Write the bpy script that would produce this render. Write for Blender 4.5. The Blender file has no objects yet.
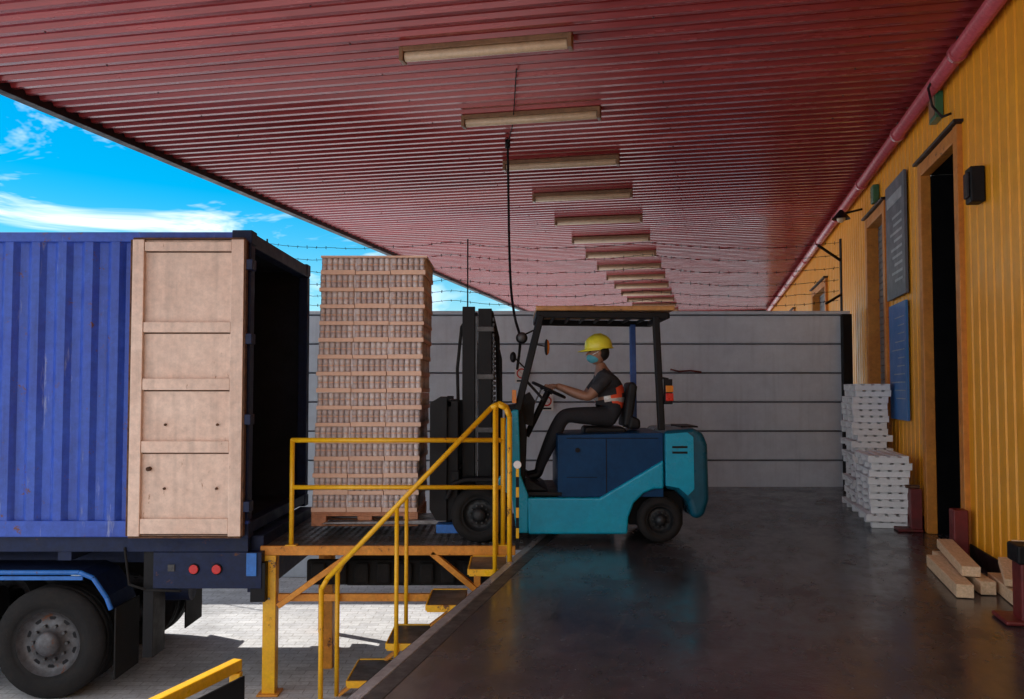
import bpy, bmesh, math, random
from mathutils import Vector, Matrix
random.seed(7)
S=bpy.context.scene
S.view_settings.view_transform='Standard'
S.view_settings.look='None'
S.view_settings.exposure=0
TH=math.radians(-12.4)

# ------------------------------------------------------------ materials
def nn(nt,t,**k):
    n=nt.nodes.new(t)
    for a,b in k.items():
        setattr(n,a,b)
    return n
def ramp(nt,src,p0,p1,c0=(0,0,0,1),c1=(1,1,1,1)):
    r=nn(nt,'ShaderNodeValToRGB')
    r.color_ramp.elements[0].position=p0; r.color_ramp.elements[1].position=p1
    r.color_ramp.elements[0].color=c0; r.color_ramp.elements[1].color=c1
    nt.links.new(src,r.inputs[0]); return r.outputs[0]
def mixc(nt,fac,a,b,mode='MIX'):
    m=nn(nt,'ShaderNodeMix',data_type='RGBA',blend_type=mode)
    if isinstance(fac,(int,float)): m.inputs[0].default_value=fac
    else: nt.links.new(fac,m.inputs[0])
    for s,i in ((a,6),(b,7)):
        if isinstance(s,(tuple,list)): m.inputs[i].default_value=(*s[:3],1)
        else: nt.links.new(s,m.inputs[i])
    return m.outputs[2]
def noise(nt,coord,scale,detail=6,rough=.6,mscale=(1,1,1),dist=0):
    mp=nn(nt,'ShaderNodeMapping'); mp.inputs['Scale'].default_value=mscale
    nt.links.new(coord,mp.inputs[0])
    n=nn(nt,'ShaderNodeTexNoise'); n.inputs['Scale'].default_value=scale
    n.inputs['Detail'].default_value=min(detail,5); n.inputs['Roughness'].default_value=rough
    n.inputs['Distortion'].default_value=dist
    nt.links.new(mp.outputs[0],n.inputs['Vector']); return n.outputs['Fac']
def base(name):
    m=bpy.data.materials.new(name); m.use_nodes=True
    nt=m.node_tree; b=nt.nodes['Principled BSDF']
    tc=nn(nt,'ShaderNodeTexCoord'); return m,nt,b,tc.outputs['Object']
def bumpn(nt,b,h,strength,dist=.01):
    bp=nn(nt,'ShaderNodeBump'); bp.inputs['Strength'].default_value=strength; bp.inputs['Distance'].default_value=dist
    nt.links.new(h,bp.inputs['Height']); nt.links.new(bp.outputs[0],b.inputs['Normal'])
def M(name,c1,c2=None,rough=.5,metal=0,scale=4,bump=0,bscale=60,rvar=.12,rust=0,streak=0,rustc=(.13,.045,.018),rscale=6,ms=(1,1,1),grime=.3,scuff=0,rms=(1,1,1),spec=.5):
    m,nt,b,co=base(name)
    if c2 is None: c2=tuple(x*.7 for x in c1)
    n1=noise(nt,co,scale,4,.7,ms)
    col=mixc(nt,ramp(nt,n1,.35,.68),c1,c2)
    if streak:
        n2=noise(nt,co,9,3,.6,(1,1,.06))
        col=mixc(nt,ramp(nt,n2,.5,.8,(0,0,0,1),(streak,)*3+(1,)),col,tuple(x*.45+.01 for x in c1))
    if scuff:
        n6=noise(nt,co,11,5,.7,(1,1,.12))
        col=mixc(nt,ramp(nt,n6,.62,.74,(0,0,0,1),(scuff,)*3+(1,)),col,(.55,.6,.72))
    if grime:
        n3=noise(nt,co,scale*5,4,.75)
        g=ramp(nt,n3,.3,.7,(1-grime,)*3+(1,),(1,1,1,1))
        col=mixc(nt,1.0,col,g,'MULTIPLY')
    if rust:
        n4=noise(nt,co,rscale,5,.8,rms)
        f=ramp(nt,n4,.66-rust*.25,.72-rust*.22)
        col=mixc(nt,f,col,rustc)
    nt.links.new(col,b.inputs['Base Color'])
    r=ramp(nt,n1,.3,.7,(max(rough-rvar,.02),)*3+(1,),(min(rough+rvar,1),)*3+(1,))
    nt.links.new(r,b.inputs['Roughness'])
    b.inputs['Metallic'].default_value=metal
    b.inputs['Specular IOR Level'].default_value=spec
    if bump: bumpn(nt,b,noise(nt,co,bscale,2,.6),bump,.006)
    return m

mat={}
mat['blue_cont']=M('container_blue_paint',(.022,.072,.47),(.045,.12,.56),.5,0,2.2,.2,30,streak=.7,rust=.16,grime=.35,scuff=.5)
mat['navy']=M('navy_paint',(.005,.014,.058),(.010,.022,.08),.55,grime=.5,rust=.1,spec=.3)
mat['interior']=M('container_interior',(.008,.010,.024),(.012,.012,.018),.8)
mat['cream']=M('cream_door_paint',(.88,.66,.53),(.80,.57,.45),.5,0,3,.2,25,streak=.5,rust=.09,rustc=(.36,.19,.11),rscale=9,rms=(1,1,.35),grime=.25)
mat['rustedge']=M('rusty_seal',(.16,.07,.03),(.06,.03,.02),.85,0,15)
mat['black']=M('black_steel',(.006,.006,.008),(.012,.012,.014),.55,0,6,grime=.3,spec=.22)
mat['rubber']=M('tyre_rubber',(.012,.012,.013),(.026,.024,.023),.9,0,8,.4,80,spec=.25)
mat['rim']=M('wheel_rim_grey',(.12,.12,.13),(.06,.055,.055),.55,.3,8,rust=.2)
mat['rimdark']=M('wheel_rim_dark',(.03,.035,.04),(.02,.02,.022),.55,.2,8)
mat['brightblue']=M('mudguard_blue',(.02,.18,.62),(.02,.14,.50),.45,rust=.15)
mat['pillarblue']=M('pillar_blue',(.02,.12,.50),(.02,.10,.42),.45)
mat['red']=M('red_lens',(.65,.02,.02),(.55,.01,.01),.2,grime=.1)
mat['amber']=M('amber_lens',(.8,.25,.03),None,.2,grime=.1)
mat['yellow']=M('yellow_rail_paint',(.95,.53,.010),(.88,.44,.01),.38,0,6,0,50,rust=.14,grime=.22)
mat['orange_st']=M('orange_steel_paint',(.84,.34,.03),(.70,.25,.02),.5,0,6,rust=.2,grime=.3)
mat['teal']=M('teal_truck_paint',(.004,.40,.62),(.006,.34,.54),.28,0,3,0,30,rvar=.06,grime=.2,rust=.06,spec=.4)
mat['dteal']=M('dark_teal_paint',(.003,.10,.165),(.003,.075,.125),.3,0,3,0,30,rvar=.06,grime=.3,rust=.06,spec=.4)
mat['dblue']=M('battery_box_blue',(.002,.050,.150),(.002,.040,.120),.45,0,3,0,30,grime=.25,rvar=.06,spec=.2)
mat['seat']=M('seat_vinyl',(.010,.010,.012),None,.55,spec=.3)
mat['steel']=M('worn_steel',(.36,.36,.37),(.2,.19,.19),.4,.6,8)
mat['duststeel']=M('dull_steel',(.10,.10,.105),(.05,.05,.05),.5,.4,8)
mat['edgeplate']=M('polished_edge_plate',(.55,.55,.58),(.28,.27,.28),.32,.3,4,ms=(1,.4,1),grime=.45)
mat['plate']=M('deck_plate_steel',(.16,.16,.17),(.09,.08,.075),.4,.4,5,rust=.3)
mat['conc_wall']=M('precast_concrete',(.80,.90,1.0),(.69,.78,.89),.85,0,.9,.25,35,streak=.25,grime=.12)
mat['joint']=M('panel_joint',(.24,.26,.31),None,.9)  # grey tone paints the shadow lines in the grooves between panels
mat['conc']=M('dock_concrete',(.25,.23,.21),(.16,.15,.14),.85,0,2,.3,30)
mat['wood']=M('light_timber',(.86,.62,.40),(.72,.49,.28),.7,0,9,.2,40,ms=(8,1,8))
mat['pallet']=M('pallet_wood_orange',(.75,.36,.20),(.62,.27,.15),.75)
mat['tan']=M('cardboard_tray',(.97,.66,.50),(.90,.60,.44),.75,0,6,0,grime=.08)
mat['jar']=M('shrinkwrapped_goods',(.80,.68,.66),(.64,.54,.52),.3,0,14,0,grime=.2)
mat['jar2']=M('goods_light',(.94,.84,.82),(.80,.70,.67),.3,0,14,0,grime=.15)
mat['white']=M('white_painted_wood',(.92,.92,.92),(.86,.86,.86),.6,0,6,grime=.1)
mat['orange_wall']=M('orange_cladding',(1.0,.43,.016),(.95,.37,.013),.42,0,1.2,0,20,rvar=.1,streak=.3,grime=.15)
mat['orange_frame']=M('orange_door_frame',(.74,.27,.03),(.6,.19,.02),.5,0,3,rust=.15)
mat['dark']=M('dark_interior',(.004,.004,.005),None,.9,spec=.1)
mat['maroon']=M('maroon_guard',(.2,.018,.018),(.10,.012,.012),.5,rust=.2)
mat['pink']=M('red_pipe_paint',(.62,.12,.15),(.47,.08,.10),.3,0,4,0,grime=.25)
mat['gutter']=M('gutter_dark',(.02,.012,.016),None,.5,spec=.3)
mat['lamp_body']=M('lamp_housing',(.34,.19,.10),(.24,.13,.07),.45)
mat['lamp_tube']=M('lamp_diffuser',(.80,.62,.42),(.68,.50,.33),.25,grime=.2)
mat['shutter']=M('shutter_grey',(.22,.25,.28),(.16,.18,.20),.45,.3)
mat['sign_grey']=M('banner_grey',(.12,.14,.18),(.09,.11,.14),.5,grime=.15)
mat['sign_blue']=M('poster_blue',(.025,.14,.42),(.03,.18,.46),.4,grime=.15)
mat['text']=M('sign_print_white',(.4,.45,.5),None,.5,grime=.1)
mat['green']=M('green_plastic',(.05,.20,.10),None,.35)
mat['skin']=M('skin',(.34,.17,.11),(.28,.14,.085),.5,0,20,0,120,grime=.08)
mat['shirt']=M('dark_shirt_cloth',(.04,.04,.048),(.024,.024,.03),.85,0,14,.3,90)
mat['trouser']=M('black_trousers',(.014,.015,.02),(.024,.024,.03),.85,0,10,.3,90)
mat['vest']=M('orange_red_vest',(.92,.11,.04),(.82,.08,.03),.6,grime=.1)
mat['reflect']=M('reflective_tape',(.7,.7,.68),None,.3,.2)
mat['hat']=M('yellow_hard_hat',(.95,.85,.06),(.92,.80,.06),.28,0,4,0,grime=.06)
mat['mask']=M('blue_face_mask',(.10,.42,.52),None,.8,grime=.1)
mat['hair']=M('black_hair',(.008,.007,.006),None,.6)
mat['eye']=M('eye_dark',(.01,.008,.007),None,.2)
mat['tan_roof']=M('guard_roof_sheet',(.66,.33,.11),(.48,.22,.08),.5,rust=.2)

# ceiling
m,nt,b,co=base('red_corrugated_ceiling')
n=noise(nt,co,.9,4,.7,(.35,1,1)); col=mixc(nt,ramp(nt,n,.3,.7),(.48,.060,.060),(.34,.035,.038))
n=noise(nt,co,3,4,.75,(.25,3,1)); col=mixc(nt,1.0,col,ramp(nt,n,.3,.7,(.6,.6,.6,1),(1,1,1,1)),'MULTIPLY')
nt.links.new(col,b.inputs['Base Color']); b.inputs['Metallic'].default_value=.15
b.inputs['Specular IOR Level'].default_value=.8
nt.links.new(ramp(nt,n,.3,.7,(.14,)*3+(1,),(.34,)*3+(1,)),b.inputs['Roughness'])
mat['ceil']=m
# dock floor
m,nt,b,co=base('polished_dark_concrete')
n=noise(nt,co,.9,4,.7); col=mixc(nt,ramp(nt,n,.3,.7),(.074,.068,.076),(.038,.036,.042))
n7=noise(nt,co,7,4,.8); col=mixc(nt,1.0,col,ramp(nt,n7,.3,.75,(.6,.6,.6,1),(1.15,1.15,1.15,1)),'MULTIPLY')
n=noise(nt,co,2.3,4,.6,(1,.25,1)); col=mixc(nt,ramp(nt,n,.60,.72,(0,0,0,1),(.5,.5,.5,1)),col,(.018,.016,.017))
n=noise(nt,co,42,2,.5); col=mixc(nt,ramp(nt,n,.71,.74,(0,0,0,1),(.5,.5,.5,1)),col,(.22,.20,.18))
n=noise(nt,co,16,3,.6,(1,.05,1),.4); col=mixc(nt,ramp(nt,n,.66,.72,(0,0,0,1),(.35,.35,.35,1)),col,(.16,.15,.15))
nt.links.new(col,b.inputs['Base Color'])
n=noise(nt,co,1.7,4,.8,(1,.5,1)); nt.links.new(ramp(nt,n,.32,.72,(.12,)*3+(1,),(.38,)*3+(1,)),b.inputs['Roughness'])
b.inputs['Specular IOR Level'].default_value=.65
bumpn(nt,b,n7,.10,.01)
mat['floor']=m
# ground paving
m,nt,b,co=base('yard_paving_blocks')
br=nn(nt,'ShaderNodeTexBrick'); br.inputs['Scale'].default_value=1
br.inputs['Brick Width'].default_value=.22; br.inputs['Row Height'].default_value=.11; br.inputs['Mortar Size'].default_value=.005
br.inputs['Color1'].default_value=(.76,.77,.79,1); br.inputs['Color2'].default_value=(.62,.63,.66,1); br.inputs['Mortar'].default_value=(.45,.44,.43,1)
nt.links.new(co,br.inputs['Vector'])
n=noise(nt,co,1.1,5,.75); col=mixc(nt,1.0,br.outputs['Color'],ramp(nt,n,.3,.7,(.62,.61,.60,1),(1.1,1.1,1.1,1)),'MULTIPLY')
n=noise(nt,co,30,3,.7); col=mixc(nt,1.0,col,ramp(nt,n,.35,.6,(.8,.79,.78,1),(1,1,1,1)),'MULTIPLY')
nt.links.new(col,b.inputs['Base Color']); b.inputs['Roughness'].default_value=.85
mat['ground']=m

# ------------------------------------------------------------ builder
class B:
    def __init__(s): s.bm=bmesh.new(); s.mats=[]
    def mi(s,k):
        if k not in s.mats: s.mats.append(k)
        return s.mats.index(k)
    def _f(s,vs,k,smooth=False):
        i=s.mi(k); fs=set()
        for v in vs:
            for f in v.link_faces: fs.add(f)
        for f in fs:
            f.material_index=i
            if smooth: f.smooth=len(f.verts)<=4
    def box(s,x0,x1,y0,y1,z0,z1,k,rot=None):
        c=Vector(((x0+x1)/2,(y0+y1)/2,(z0+z1)/2))
        mt=Matrix.Translation(c)
        if rot: mt=mt@rot.to_4x4()
        mt=mt@Matrix.Diagonal((abs(x1-x0),abs(y1-y0),abs(z1-z0),1))
        r=bmesh.ops.create_cube(s.bm,size=1,matrix=mt); s._f(r['verts'],k)
    def beam(s,p0,p1,w,h,k,up=(0,0,1)):
        p0=Vector(p0);p1=Vector(p1); d=(p1-p0); L=d.length; z=d.normalized(); u=Vector(up)
        if abs(z.dot(u))>.98: u=Vector((1,0,0))
        x=u.cross(z).normalized(); y=z.cross(x)
        R=Matrix((x,y,z)).transposed()
        mt=Matrix.Translation((p0+p1)/2)@R.to_4x4()@Matrix.Diagonal((w,h,L,1))
        r=bmesh.ops.create_cube(s.bm,size=1,matrix=mt); s._f(r['verts'],k)
    def cyl(s,p0,p1,r,k,seg=14,r2=None,caps=True):
        p0=Vector(p0);p1=Vector(p1); d=p1-p0
        q=Vector((0,0,1)).rotation_difference(d.normalized())
        mt=Matrix.Translation((p0+p1)/2)@q.to_matrix().to_4x4()
        rr=bmesh.ops.create_cone(s.bm,cap_ends=caps,segments=seg,radius1=r,radius2=(r if r2 is None else r2),depth=d.length,matrix=mt)
        s._f(rr['verts'],k,True)
    def sph(s,c,r,k,u=14,v=9,rot=None):
        if not isinstance(r,(tuple,list)): r=(r,r,r)
        mt=Matrix.Translation(Vector(c))
        if rot: mt=mt@rot.to_4x4()
        mt=mt@Matrix.Diagonal((*r,1))
        rr=bmesh.ops.create_uvsphere(s.bm,u_segments=u,v_segments=v,radius=1,matrix=mt); s._f(rr['verts'],k,True); return rr['verts']
    def tube(s,pts,r,k,seg=10):
        for a,b in zip(pts[:-1],pts[1:]): s.cyl(a,b,r,k,seg)
        for p in pts[1:-1]: s.sph(p,r*1.0,k,seg,6)
    def prism(s,pts,y0,y1,k):
        n=len(pts)
        a=[s.bm.verts.new((x,y0,z)) for x,z in pts]; b_=[s.bm.verts.new((x,y1,z)) for x,z in pts]
        i=s.mi(k); fs=[s.bm.faces.new(a),s.bm.faces.new(b_[::-1])]
        for j in range(n): fs.append(s.bm.faces.new((a[j],b_[j],b_[(j+1)%n],a[(j+1)%n])))
        for f in fs: f.material_index=i
        bmesh.ops.recalc_face_normals(s.bm,faces=fs)
    def lathe(s,prof,c,k,seg=40,axis='y'):
        c=Vector(c); rings=[]
        for r,h in prof:
            ring=[]
            for j in range(seg):
                a=2*math.pi*j/seg
                if axis=='y': p=c+Vector((r*math.cos(a),h,r*math.sin(a)))
                else: p=c+Vector((r*math.cos(a),r*math.sin(a),h))
                ring.append(s.bm.verts.new(p))
            rings.append(ring)
        i=s.mi(k); fs=[]
        for a,b_ in zip(rings[:-1],rings[1:]):
            for j in range(seg):
                f=s.bm.faces.new((a[j],a[(j+1)%seg],b_[(j+1)%seg],b_[j])); f.smooth=True; f.material_index=i; fs.append(f)
        bmesh.ops.recalc_face_normals(s.bm,faces=fs)
    def torus(s,c,R,r,k,nrm=(0,0,1),seg=32,ms=8):
        q=Vector((0,0,1)).rotation_difference(Vector(nrm).normalized()).to_matrix(); rings=[]
        for i in range(seg):
            a=2*math.pi*i/seg; ring=[]
            for j in range(ms):
                t=2*math.pi*j/ms
                p=Vector(((R+r*math.cos(t))*math.cos(a),(R+r*math.cos(t))*math.sin(a),r*math.sin(t)))
                ring.append(s.bm.verts.new(Vector(c)+q@p))
            rings.append(ring)
        ii=s.mi(k)
        for i in range(seg):
            for j in range(ms):
                f=s.bm.faces.new((rings[i][j],rings[(i+1)%seg][j],rings[(i+1)%seg][(j+1)%ms],rings[i][(j+1)%ms])); f.smooth=True; f.material_index=ii
    def sheet(s,rows,k,smooth=False):
        vs=[[s.bm.verts.new(p) for p in r] for r in rows]; i=s.mi(k)
        for a,b_ in zip(vs[:-1],vs[1:]):
            for j in range(len(a)-1):
                f=s.bm.faces.new((a[j],a[j+1],b_[j+1],b_[j])); f.material_index=i; f.smooth=smooth
    def done(s,name,parent=None,dock=False,bevel=.004,seg=2):
        me=bpy.data.meshes.new(name); s.bm.to_mesh(me); s.bm.free()
        for k in s.mats: me.materials.append(mat[k])
        o=bpy.data.objects.new(name,me); S.collection.objects.link(o)
        if bevel:
            bv=o.modifiers.new('Bevel','BEVEL'); bv.width=bevel; bv.segments=seg; bv.limit_method='ANGLE'; bv.angle_limit=math.radians(40)
        if dock: o.rotation_euler=(0,0,TH)
        if parent: o.parent=parent
        return o
def empty(name,dock=False):
    e=bpy.data.objects.new(name,None); S.collection.objects.link(e)
    if dock: e.rotation_euler=(0,0,TH)
    return e

# ------------------------------------------------------------ setting
WX=2.1; CEIL=4.28; EX=-1.6; GZ=-1.3; CY0=2.3
b=B(); b.box(-400,400,-300,600,GZ-.2,GZ,'ground'); b.done('ground',bevel=0)

# loading dock
b=B(); b.box(EX+.05,WX+.6,-9,36,-1.35,0,'floor'); 
b.done('dock_floor',dock=True,bevel=0)
b=B(); b.box(EX-.02,EX+.045,-9,13.5,-.16,.006,'edgeplate')
b.box(EX+.047,EX+.14,-9,13.5,-.02,.0035,'duststeel')
b.box(EX-.10,EX-.022,-9,8.0,-.30,-.06,'rubber')
b.box(EX-.012,EX+.048,-9,13.5,-1.3,-.165,'conc')
b.done('dock_edge_strip',dock=True,bevel=.005)

# canopy
cp=empty('loading_canopy',True)
b=B(); X0=-6.48; per=.19; y=CY0; rows=[]
prof=[(0,0),(.055,0),(.075,.035),(.165,.035)]
while y<33.5:
    for dy,dz in prof:
        rows.append([(X0,y+dy,CEIL+dz),(X0*.5,y+dy,CEIL+dz),(-1,y+dy,CEIL+dz),(WX+.1,y+dy,CEIL+dz)])
    y+=per
b.sheet(rows,'ceil'); b.done('soffit_sheets',cp,bevel=0)
b=B(); b.box(X0-.05,WX+.5,CY0,33.5,CEIL+.08,CEIL+.14,'gutter'); b.box(X0-.12,X0-.003,CY0,33.6,CEIL-.06,CEIL+.2,'gutter')
b.box(X0-.12,WX,33.55,33.7,CEIL-.08,CEIL+.2,'gutter'); b.box(X0-.12,WX,CY0-.1,CY0-.003,CEIL-.08,CEIL+.2,'gutter')
b.done('roof_and_fascia',cp,bevel=.005)
b=B()
yy=CY0+.05
while yy<33:
    for xx in (-5.2,-2.9,-.4,1.3):
        b.cyl((xx,yy,CEIL+.001),(xx,yy,CEIL-.006),.008,'gutter',6)
    yy+=per*4
b.done('fixing_screws',cp,bevel=0)
b=B(); b.cyl((WX-.10,CY0,CEIL-.13),(WX-.10,33,CEIL-.13),.065,'pink',16)
b.box(WX-.03,WX-.004,CY0,33,CEIL-.05,CEIL+.02,'gutter')
yy=3
while yy<33:
    b.cyl((WX-.10,yy,CEIL-.13),(WX-.10,yy+.08,CEIL-.13),.078,'pink',16); b.beam((WX-.1,yy+.04,CEIL-.1),(WX-.1,yy+.04,CEIL),.03,.01,'gutter'); yy+=2.4
b.done('wall_pipe',dock=True,bevel=0)

# lamps
for k in range(-1,14):
    Y=7.1+1.93*k; b=B(); xa,xb=-1.79-.72,-1.79+.72
    b.box(xa,xb,Y-.055,Y+.055,CEIL-.045,CEIL-.002,'lamp_body')
    b.cyl((xa+.03,Y,CEIL-.078),(xb-.03,Y,CEIL-.078),.042,'lamp_tube',16)
    b.box(xa-.01,xa+.025,Y-.058,Y+.058,CEIL-.124,CEIL-.004,'lamp_body'); b.box(xb-.025,xb+.01,Y-.058,Y+.058,CEIL-.124,CEIL-.004,'lamp_body')
    b.done('ceiling_lamp' if k==-1 else 'ceiling_lamp.%03d'%(k+1),dock=True,bevel=.004)

# warehouse wall
wh=empty('warehouse_building',True)
openings=[(8.28,9.5,3.52,'door'),(11.55,12.65,3.55,'shut'),(17.2,19.2,3.3,'shut'),(23.5,25.5,3.3,'shut'),(-3,-.5,3.5,'shut')]
openings.sort()
b=B()
def corr(y0,y1,z0,z1):
    p=.20
    pr=[(0,0),(.15,0),(.158,.012),(.19,.012)]
    ys=[]
    k=math.floor(y0/p)*p
    while k<y1+p:
        for dy,dx in pr:
            if y0<=k+dy<=y1: ys.append((k+dy,dx))
        k+=p
    ys=[(y0,0)]+ys+[(y1,0)]
    b.sheet([[(WX+dx,yy,z) for yy,dx in ys] for z in (z0,z1)],'orange_wall')
prev=-9
for o in openings:
    corr(prev,o[0],0,CEIL+.05); corr(o[0],o[1],o[2],CEIL+.05); prev=o[1]
corr(prev,34,0,CEIL+.05)
b.done('cladding',wh,bevel=0)
b=B()
for o in openings:
    y0,y1,zt,t=o
    fw=.13; dp=.05 if t=='door' else .12
    b.box(WX-.045,WX+dp,y0-fw,y0,0.002,zt+fw,'orange_frame'); b.box(WX-.045,WX+dp,y1,y1+fw,0.002,zt+fw,'orange_frame')
    b.box(WX-.042,WX+dp,y0+.002,y1-.002,zt,zt+fw-.004,'orange_frame')
    b.box(WX-.08,WX+.02,y0-fw-.05,y1+fw+.05,zt+fw+.003,zt+fw+.03,'gutter')
b.done('door_frames',wh,bevel=.006)
b=B()
for o in openings:
    y0,y1,zt,t=o
    if t=='door':
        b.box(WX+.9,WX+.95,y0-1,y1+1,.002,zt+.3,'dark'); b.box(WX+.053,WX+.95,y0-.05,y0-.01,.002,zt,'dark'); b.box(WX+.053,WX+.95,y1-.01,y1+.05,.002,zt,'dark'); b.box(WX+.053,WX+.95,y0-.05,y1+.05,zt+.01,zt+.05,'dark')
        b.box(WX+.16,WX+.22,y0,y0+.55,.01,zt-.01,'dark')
    else:
        z=.01
        while z<zt-.02:
            b.box(WX+.10,WX+.13,y0+.003,y1-.003,z,z+.085,'shutter'); z+=.09
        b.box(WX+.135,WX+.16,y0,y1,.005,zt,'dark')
b.done('doors',wh,bevel=.008)
b=B(); b.box(WX+1.2,WX+8,-9,34,-1.3,CEIL+.6,'conc'); b.done('building_core',wh,bevel=0)
b=B()
for (ya,yb) in ((-9,-3.15),(-.35,8.14),(9.64,11.41),(12.79,17.06),(19.34,23.3)):
    b.box(WX-.018,WX-.004,ya,yb,.004,.13,'gutter')
b.done('skirting',wh,bevel=.003)

# wall signs
b=B(); b.box(WX-.05,WX-.02,10.25,11.28,2.44,3.77,'sign_grey')
b.box(WX-.055,WX-.051,10.35,11.18,3.5,3.62,'text')
for i in range(9): 
    b.box(WX-.053,WX-.051,10.38,10.38+random.uniform(.4,.75),3.33-i*.09,3.36-i*.09,'text')
b.done('grey_information_banner',dock=True)
b=B(); b.box(WX-.045,WX-.02,10.30,11.22,1.07,2.37,'sign_blue')
for i in range(11): b.box(WX-.049,WX-.046,10.38,10.38+random.uniform(.3,.75),2.2-i*.09,2.212-i*.09,'text')
b.done('blue_notice_board',dock=True)
b=B(); b.box(WX-.07,WX-.005,8.72,8.98,3.88,4.12,'green'); b.box(WX-.078,WX-.071,8.75,8.95,3.91,4.09,'lamp_body'); b.done('green_exit_light',dock=True,bevel=.01)
b=B(); b.box(WX-.08,WX-.005,11.9,12.1,3.76,3.98,'green'); b.done('green_exit_light.001',dock=True,bevel=.01)
b=B(); b.box(WX-.11,WX-.005,7.52,7.68,2.86,3.14,'black'); b.box(WX-.13,WX-.109,7.54,7.66,2.90,3.10,'gutter'); b.done('wall_lamp_box',dock=True,bevel=.012)  # black lamp box on the wall, gives no light
b=B(); b.tube([(WX-.03,8.35,3.80),(WX-.10,8.38,3.78),(WX-.16,8.45,3.9),(WX-.18,8.5,4.08),(WX-.12,8.52,4.2)],.011,'gutter',8); b.done('conduit_loop',dock=True,bevel=0)
b=B(); b.cyl((WX-.02,13.1,3.9),(WX-.25,13.1,3.85),.015,'black',8); b.lathe([(.02,.1),(.06,.05),(.12,-.02),(.125,-.03)],(WX-.3,13.1,3.8),'gutter',20,'z'); b.sph((WX-.3,13.1,3.78),.06,'lamp_tube'); b.done('bulkhead_lamp',dock=True,bevel=0)

# concrete panel wall
WY=13.1; b=B()
z=GZ
while z<2.40:
    h=.4225
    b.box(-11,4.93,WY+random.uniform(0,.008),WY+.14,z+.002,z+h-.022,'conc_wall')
    b.box(-11,4.93,WY+.03,WY+.13,z+h-.022,z+h+.002,'joint')
    z+=h
b.box(-11,4.93,WY-.02,WY+.16,z,z+.05,'conc_wall')
b.done('concrete_panel_wall',bevel=.012)
b=B(); b.box(4.78,4.92,WY-.12,WY-.022,0,2.5,'black'); b.done('wall_end_post',bevel=.01)
# barbed wire
b=B()
for xx in (-9.5,-6.5,-3.6,-.65,4.83):
    w=.05 if xx>4 else .018
    b.beam((xx,WY+.05,2.4),(xx,WY+.05,3.62),w,.02,'black')
b.beam((4.83,WY+.05,3.3),(4.45,WY-.1,3.5),.03,.03,'black'); b.beam((4.83,WY+.05,2.8),(4.55,WY-.1,2.65),.03,.03,'black')
for kk,zz in enumerate((2.72,2.86,3.02,3.2,3.38,3.56)):
    xs=-9.5; pv=None; yw=WY+.05-.02*kk
    ph=random.uniform(0,6)
    while xs<4.85:
        t=((xs+9.5)%2.87)/2.87
        p=Vector((xs,yw+.02*math.sin(xs*7+ph),zz-.10*4*t*(1-t)*random.uniform(.85,1.05)))
        if pv is not None:
            b.cyl(pv,p,.0036,'black',4,caps=False)
            mm=(pv+p)/2
            for q in range(2):
                a=random.uniform(0,3.14); dd=Vector((random.uniform(-.4,.4),math.cos(a),math.sin(a))).normalized()*.024
                b.cyl(mm-dd,mm+dd,.0032,'black',4)
        pv=p; xs+=.14
b.done('barbed_wire_fence',bevel=0)
def wsign(x,z,name):
    b=B(); b.box(x-.1,x+.1,WY-.035,WY-.024,z-.12,z+.12,'white'); b.lathe([(.075,-.0015),(.055,-.0015)],(x,WY-.038,z+.02),'red',24); b.beam((x-.045,WY-.039,z+.065),(x+.045,WY-.039,z-.025),.003,.014,'red',(0,1,0)); b.box(x-.07,x+.07,WY-.038,WY-.036,z-.1,z-.075,'black'); b.done(name,bevel=0)
wsign(.50,1.22,'prohibition_sign'); wsign(.14,1.62,'prohibition_sign.001')
b=B(); b.tube([(2.3,WY-.03,1.70),(2.42,WY-.03,1.67),(2.6,WY-.03,1.68),(2.75,WY-.03,1.66)],.013,'maroon',8); b.done('wall_hose',bevel=0)

# ------------------------------------------------------------ platform + stairs
pf=empty('steel_platform_stairs')
b=B()
def edge(d): return ( -1.6*0.9767 + ((d-1.6*.2147)/.9767)*.2147 )
y0,y1=8.1,10.3
def deck(z0,z1,k,yy0,yy1,xl):
    i=b.mi(k); v=[]
    for z in (z0,z1):
        v.append([b.bm.verts.new(p) for p in ((xl,yy0,z),(edge(yy0)-.03,yy0,z),(edge(yy1)-.03,yy1,z),(xl,yy1,z))])
    fs=[b.bm.faces.new(v[1]),b.bm.faces.new(v[0][::-1])]
    for j in range(4): fs.append(b.bm.faces.new((v[0][j],v[0][(j+1)%4],v[1][(j+1)%4],v[1][j])))
    for f in fs: f.material_index=i
deck(-.03,.0,'plate',y0+.03,y1,-2.22)
xx=-2.15
n=0
while xx<.55:
    yy=y0+.08
    while yy<y1-.05:
        if xx<edge(yy)-.08:
            a=.6 if (n%2) else -.6
            dx,dy=.018*math.cos(a),.018*math.sin(a)
            b.beam((xx-dx,yy-dy,.002),(xx+dx,yy+dy,.002),.006,.006,'plate')
        yy+=.07; n+=1
    xx+=.07; n+=1
b.done('deck_plate',pf,bevel=0)
b=B()
b.box(-2.24,0.03,y0-.02,y0+.028,-.07,.012,'orange_st')
b.box(-2.24,-2.19,y0+.03,y1,-.16,-.032,'orange_st')
b.box(-2.19,.2,y1-.06,y1,-.16,-.032,'orange_st')
b.box(-2.16,-.1,y0+.5,y0+.56,-.14,-.032,'orange_st')
for xx in (-1.6,-1.0,-.4): b.box(xx-.03,xx+.03,y0+.57,y1-.07,-.13,-.033,'orange_st')
b.box(-2.215,-2.10,y0-.015,y0+.10,GZ,-.072,'yellow')
b.box(-2.25,-2.06,y0-.06,y0+.14,GZ+.002,GZ+.02,'orange_st')
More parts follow.
